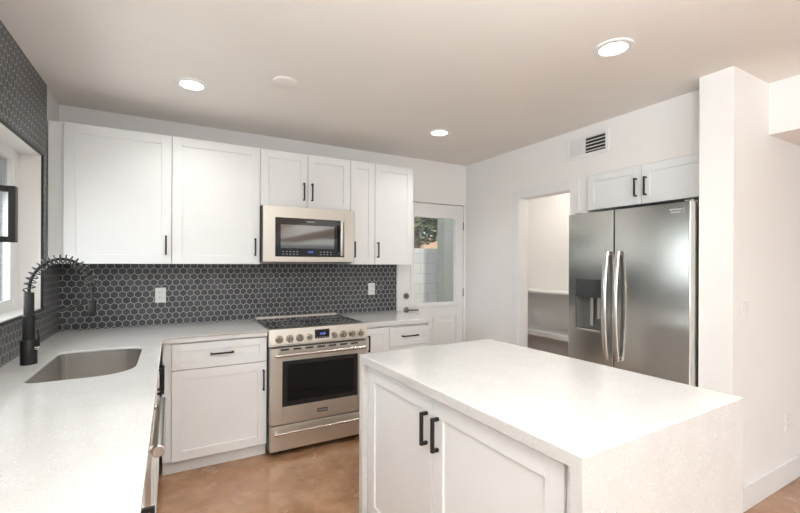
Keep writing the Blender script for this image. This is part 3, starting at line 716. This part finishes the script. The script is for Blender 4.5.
# ------------------------------------------------------------------ ceiling lights
def downlight(x, y, label, power):
    t = thing('recessed_light', label, 'ceiling light', (x, y, H - .006), 'recessed ceiling lights')
    MB().lathe([(.066, .0055), (.066, -.002), (.072, -.004), (.092, -.001), (.094, .0055), (.066, .0055)], (x, y, H - .006), seg=40).build('trim_ring', M['trim'], t, True)
    MB().lathe([(0, 0), (.066, 0), (.066, .003), (0, .003)], (x, y, H - .006), seg=40).build('diffuser', M['lamp'], t)
    d = bpy.data.lights.new('lamp', 'AREA'); d.shape = 'DISK'; d.size = .13; d.energy = power; d.color = (1, .97, .93); d.spread = R(130)
    o = bpy.data.objects.new('lamp', d); C.objects.link(o); o.location = (x, y, H - .012)
P0 = 2.4
downlight(.80, -.83, 'round recessed light over the left counter and wall cabinets', P0)
downlight(2.66, -.83, 'round recessed light near the back door and pantry corner', P0)
downlight(2.66, -2.38, 'large looking round recessed light above the island', P0)
downlight(.80, -2.38, 'round recessed light above the near left counter', P0)
d = bpy.data.lights.new('lamp', 'AREA'); d.shape = 'DISK'; d.size = .2; d.energy = 5.5; d.color = (1, .95, .88)
o = bpy.data.objects.new('lamp', d); C.objects.link(o); o.location = (3.95, -.85, H - .02)  # unseen light added to brighten the pantry
tag(MB().lathe([(0, 0), (.062, 0), (.070, .004), (.072, .012), (.072, .014), (0, .014)], (1.294, -1.156, H - .014), seg=36).build('ceiling_cover_plate', M['ceil'], None, True), 'blank round cover plate on the ceiling between the lights', 'cover plate')

# ------------------------------------------------------------------ lantern by the window
lx1, ly, lz0, lz1 = .293, -2.05, 1.457, 1.623
lw = .162; lx0 = lx1 - lw; lxc = (lx0 + lx1) / 2; bw = .0165; hd = .012
t = thing('pendant_lantern', 'black square metal frame hanging at the left edge in front of the window', 'lantern', (lxc, ly, lz0))
m = MB()
m.box(lx0, lx0 + bw, ly - hd, ly + hd, lz0, lz1, .001, 1).box(lx1 - bw, lx1, ly - hd, ly + hd, lz0, lz1, .001, 1).box(lx0 + bw, lx1 - bw, ly - hd, ly + hd, lz1 - bw, lz1, .001, 1).box(lx0 + bw, lx1 - bw, ly - hd, ly + hd, lz0, lz0 + bw, .001, 1)
m.build('lantern_frame', M['black'], t)
MB().cyl((lxc, ly, lz1 - .002), (lxc, ly, H - .02), .005, 10).build('rod', M['black'], t, True)
MB().lathe([(0, 0), (.055, .004), (.055, .021), (0, .021)], (lxc, ly, H - .021)).build('canopy', M['black'], t, True)

# ------------------------------------------------------------------ outside the door and the window
struct(box(-9, 12, .16, 16, -.12, -.06).build('ground', M['gravel']), 'tan gravel yard beyond the back door', 'ground')
struct(box(-9, -.16, -14, .16, -.12, -.06).build('ground', M['gravel']), 'tan gravel yard beyond the sink window', 'ground')
tag(box(2.0, 5.8, 3.2, 3.4, -.06, 1.70).build('garden_wall', M['block']), 'white painted block wall seen through the door glass', 'wall')
tag(box(4.72, 7.6, 2.0, 2.2, -.06, 3.4).build('privacy_wall', M['siding']), 'tall grey green stucco wall outside at the right of the door glass', 'wall')
tag(box(9.4, 13.0, 10, 13, -.06, 2.4).build('house', M['tan']), 'tan house far beyond the block wall', 'building')
t = thing('tree', 'green leafy tree behind the block wall outside', 'tree', (6.9, 6.4, -.06))
MB().tube([(6.9, 6.4, -.06), (6.95, 6.4, 1.2), (6.85, 6.45, 2.2), (6.9, 6.4, 3.2)], .12, 10).build('trunk', M['bark'], t, True)
tb = bmesh.new()
for k in range(6000):
    a = random.uniform(0, 6.283); u = random.uniform(-1, 1); r = random.random() ** .4
    c = Vector((6.9 + 1.6 * r * math.cos(a) * (1 - u * u) ** .5, 6.4 + 1.3 * r * math.sin(a) * (1 - u * u) ** .5, 3.4 + 1.5 * r * u))
    d1 = Vector((random.gauss(0, 1), random.gauss(0, 1), random.gauss(0, 1))).normalized(); d2 = d1.orthogonal().normalized()
    s_ = random.uniform(.08, .16); vs = [tb.verts.new(c + d1 * s_), tb.verts.new(c + d2 * s_ * .4), tb.verts.new(c - d1 * s_), tb.verts.new(c - d2 * s_ * .4)]; tb.faces.new(vs)
m = MB(); m._put(tb); m.build('foliage', M['leaf'], t)
struct(box(-1.1, -.16, -4, .1, 2.32, 2.42).build('trim_7', M['eave']), 'dark eave added outside the sink window', 'eave')  # eave added so the upper glass of the sink window looks dark
tag(box(-5.0, -4.8, -9, 6, -.06, 1.9).build('garden_wall', M['block']), 'pale block wall outside the window over the sink', 'wall')
tag(box(-1, 9, -17.2, -17, -.1, 2.3).build('garden_wall', M['block']), 'unseen block wall added in the yard behind the living area glazing', 'wall')  # out of view, added to darken what the steel reflects
struct(box(-9, 14, -18, -13.12, -.12, -.06).build('ground', M['gravel']), 'tan gravel yard behind the living area', 'ground')
struct(box(7.62, 14, -13.1, .15, -.12, -.06).build('ground', M['gravel']), 'tan gravel yard beside the living area', 'ground')
t = thing('hedge', 'green hedge growing outside the window over the sink', 'hedge', (-4.0, -1.5, -.06))
tb = bmesh.new()
for k in range(5200):
    c = Vector((random.uniform(-4.45, -3.5), random.uniform(-5.5, 4.0), random.uniform(-.02, 1.9)))
    d1 = Vector((random.gauss(0, 1), random.gauss(0, 1), random.gauss(0, 1))).normalized(); d2 = d1.orthogonal().normalized()
    s_ = random.uniform(.08, .15); vs = [tb.verts.new(c + d1 * s_), tb.verts.new(c + d2 * s_ * .45), tb.verts.new(c - d1 * s_), tb.verts.new(c - d2 * s_ * .45)]; tb.faces.new(vs)
m = MB(); m._put(tb); m.build('foliage', M['leaf'], t)
for y in (-4.5, -2.5, -.5, 1.5, 3.2): MB().tube([(-4.0, y, -.06), (-4.0, y + .05, .6), (-4.02, y, 1.3)], .04, 8).build('stem', M['bark'], t, True)
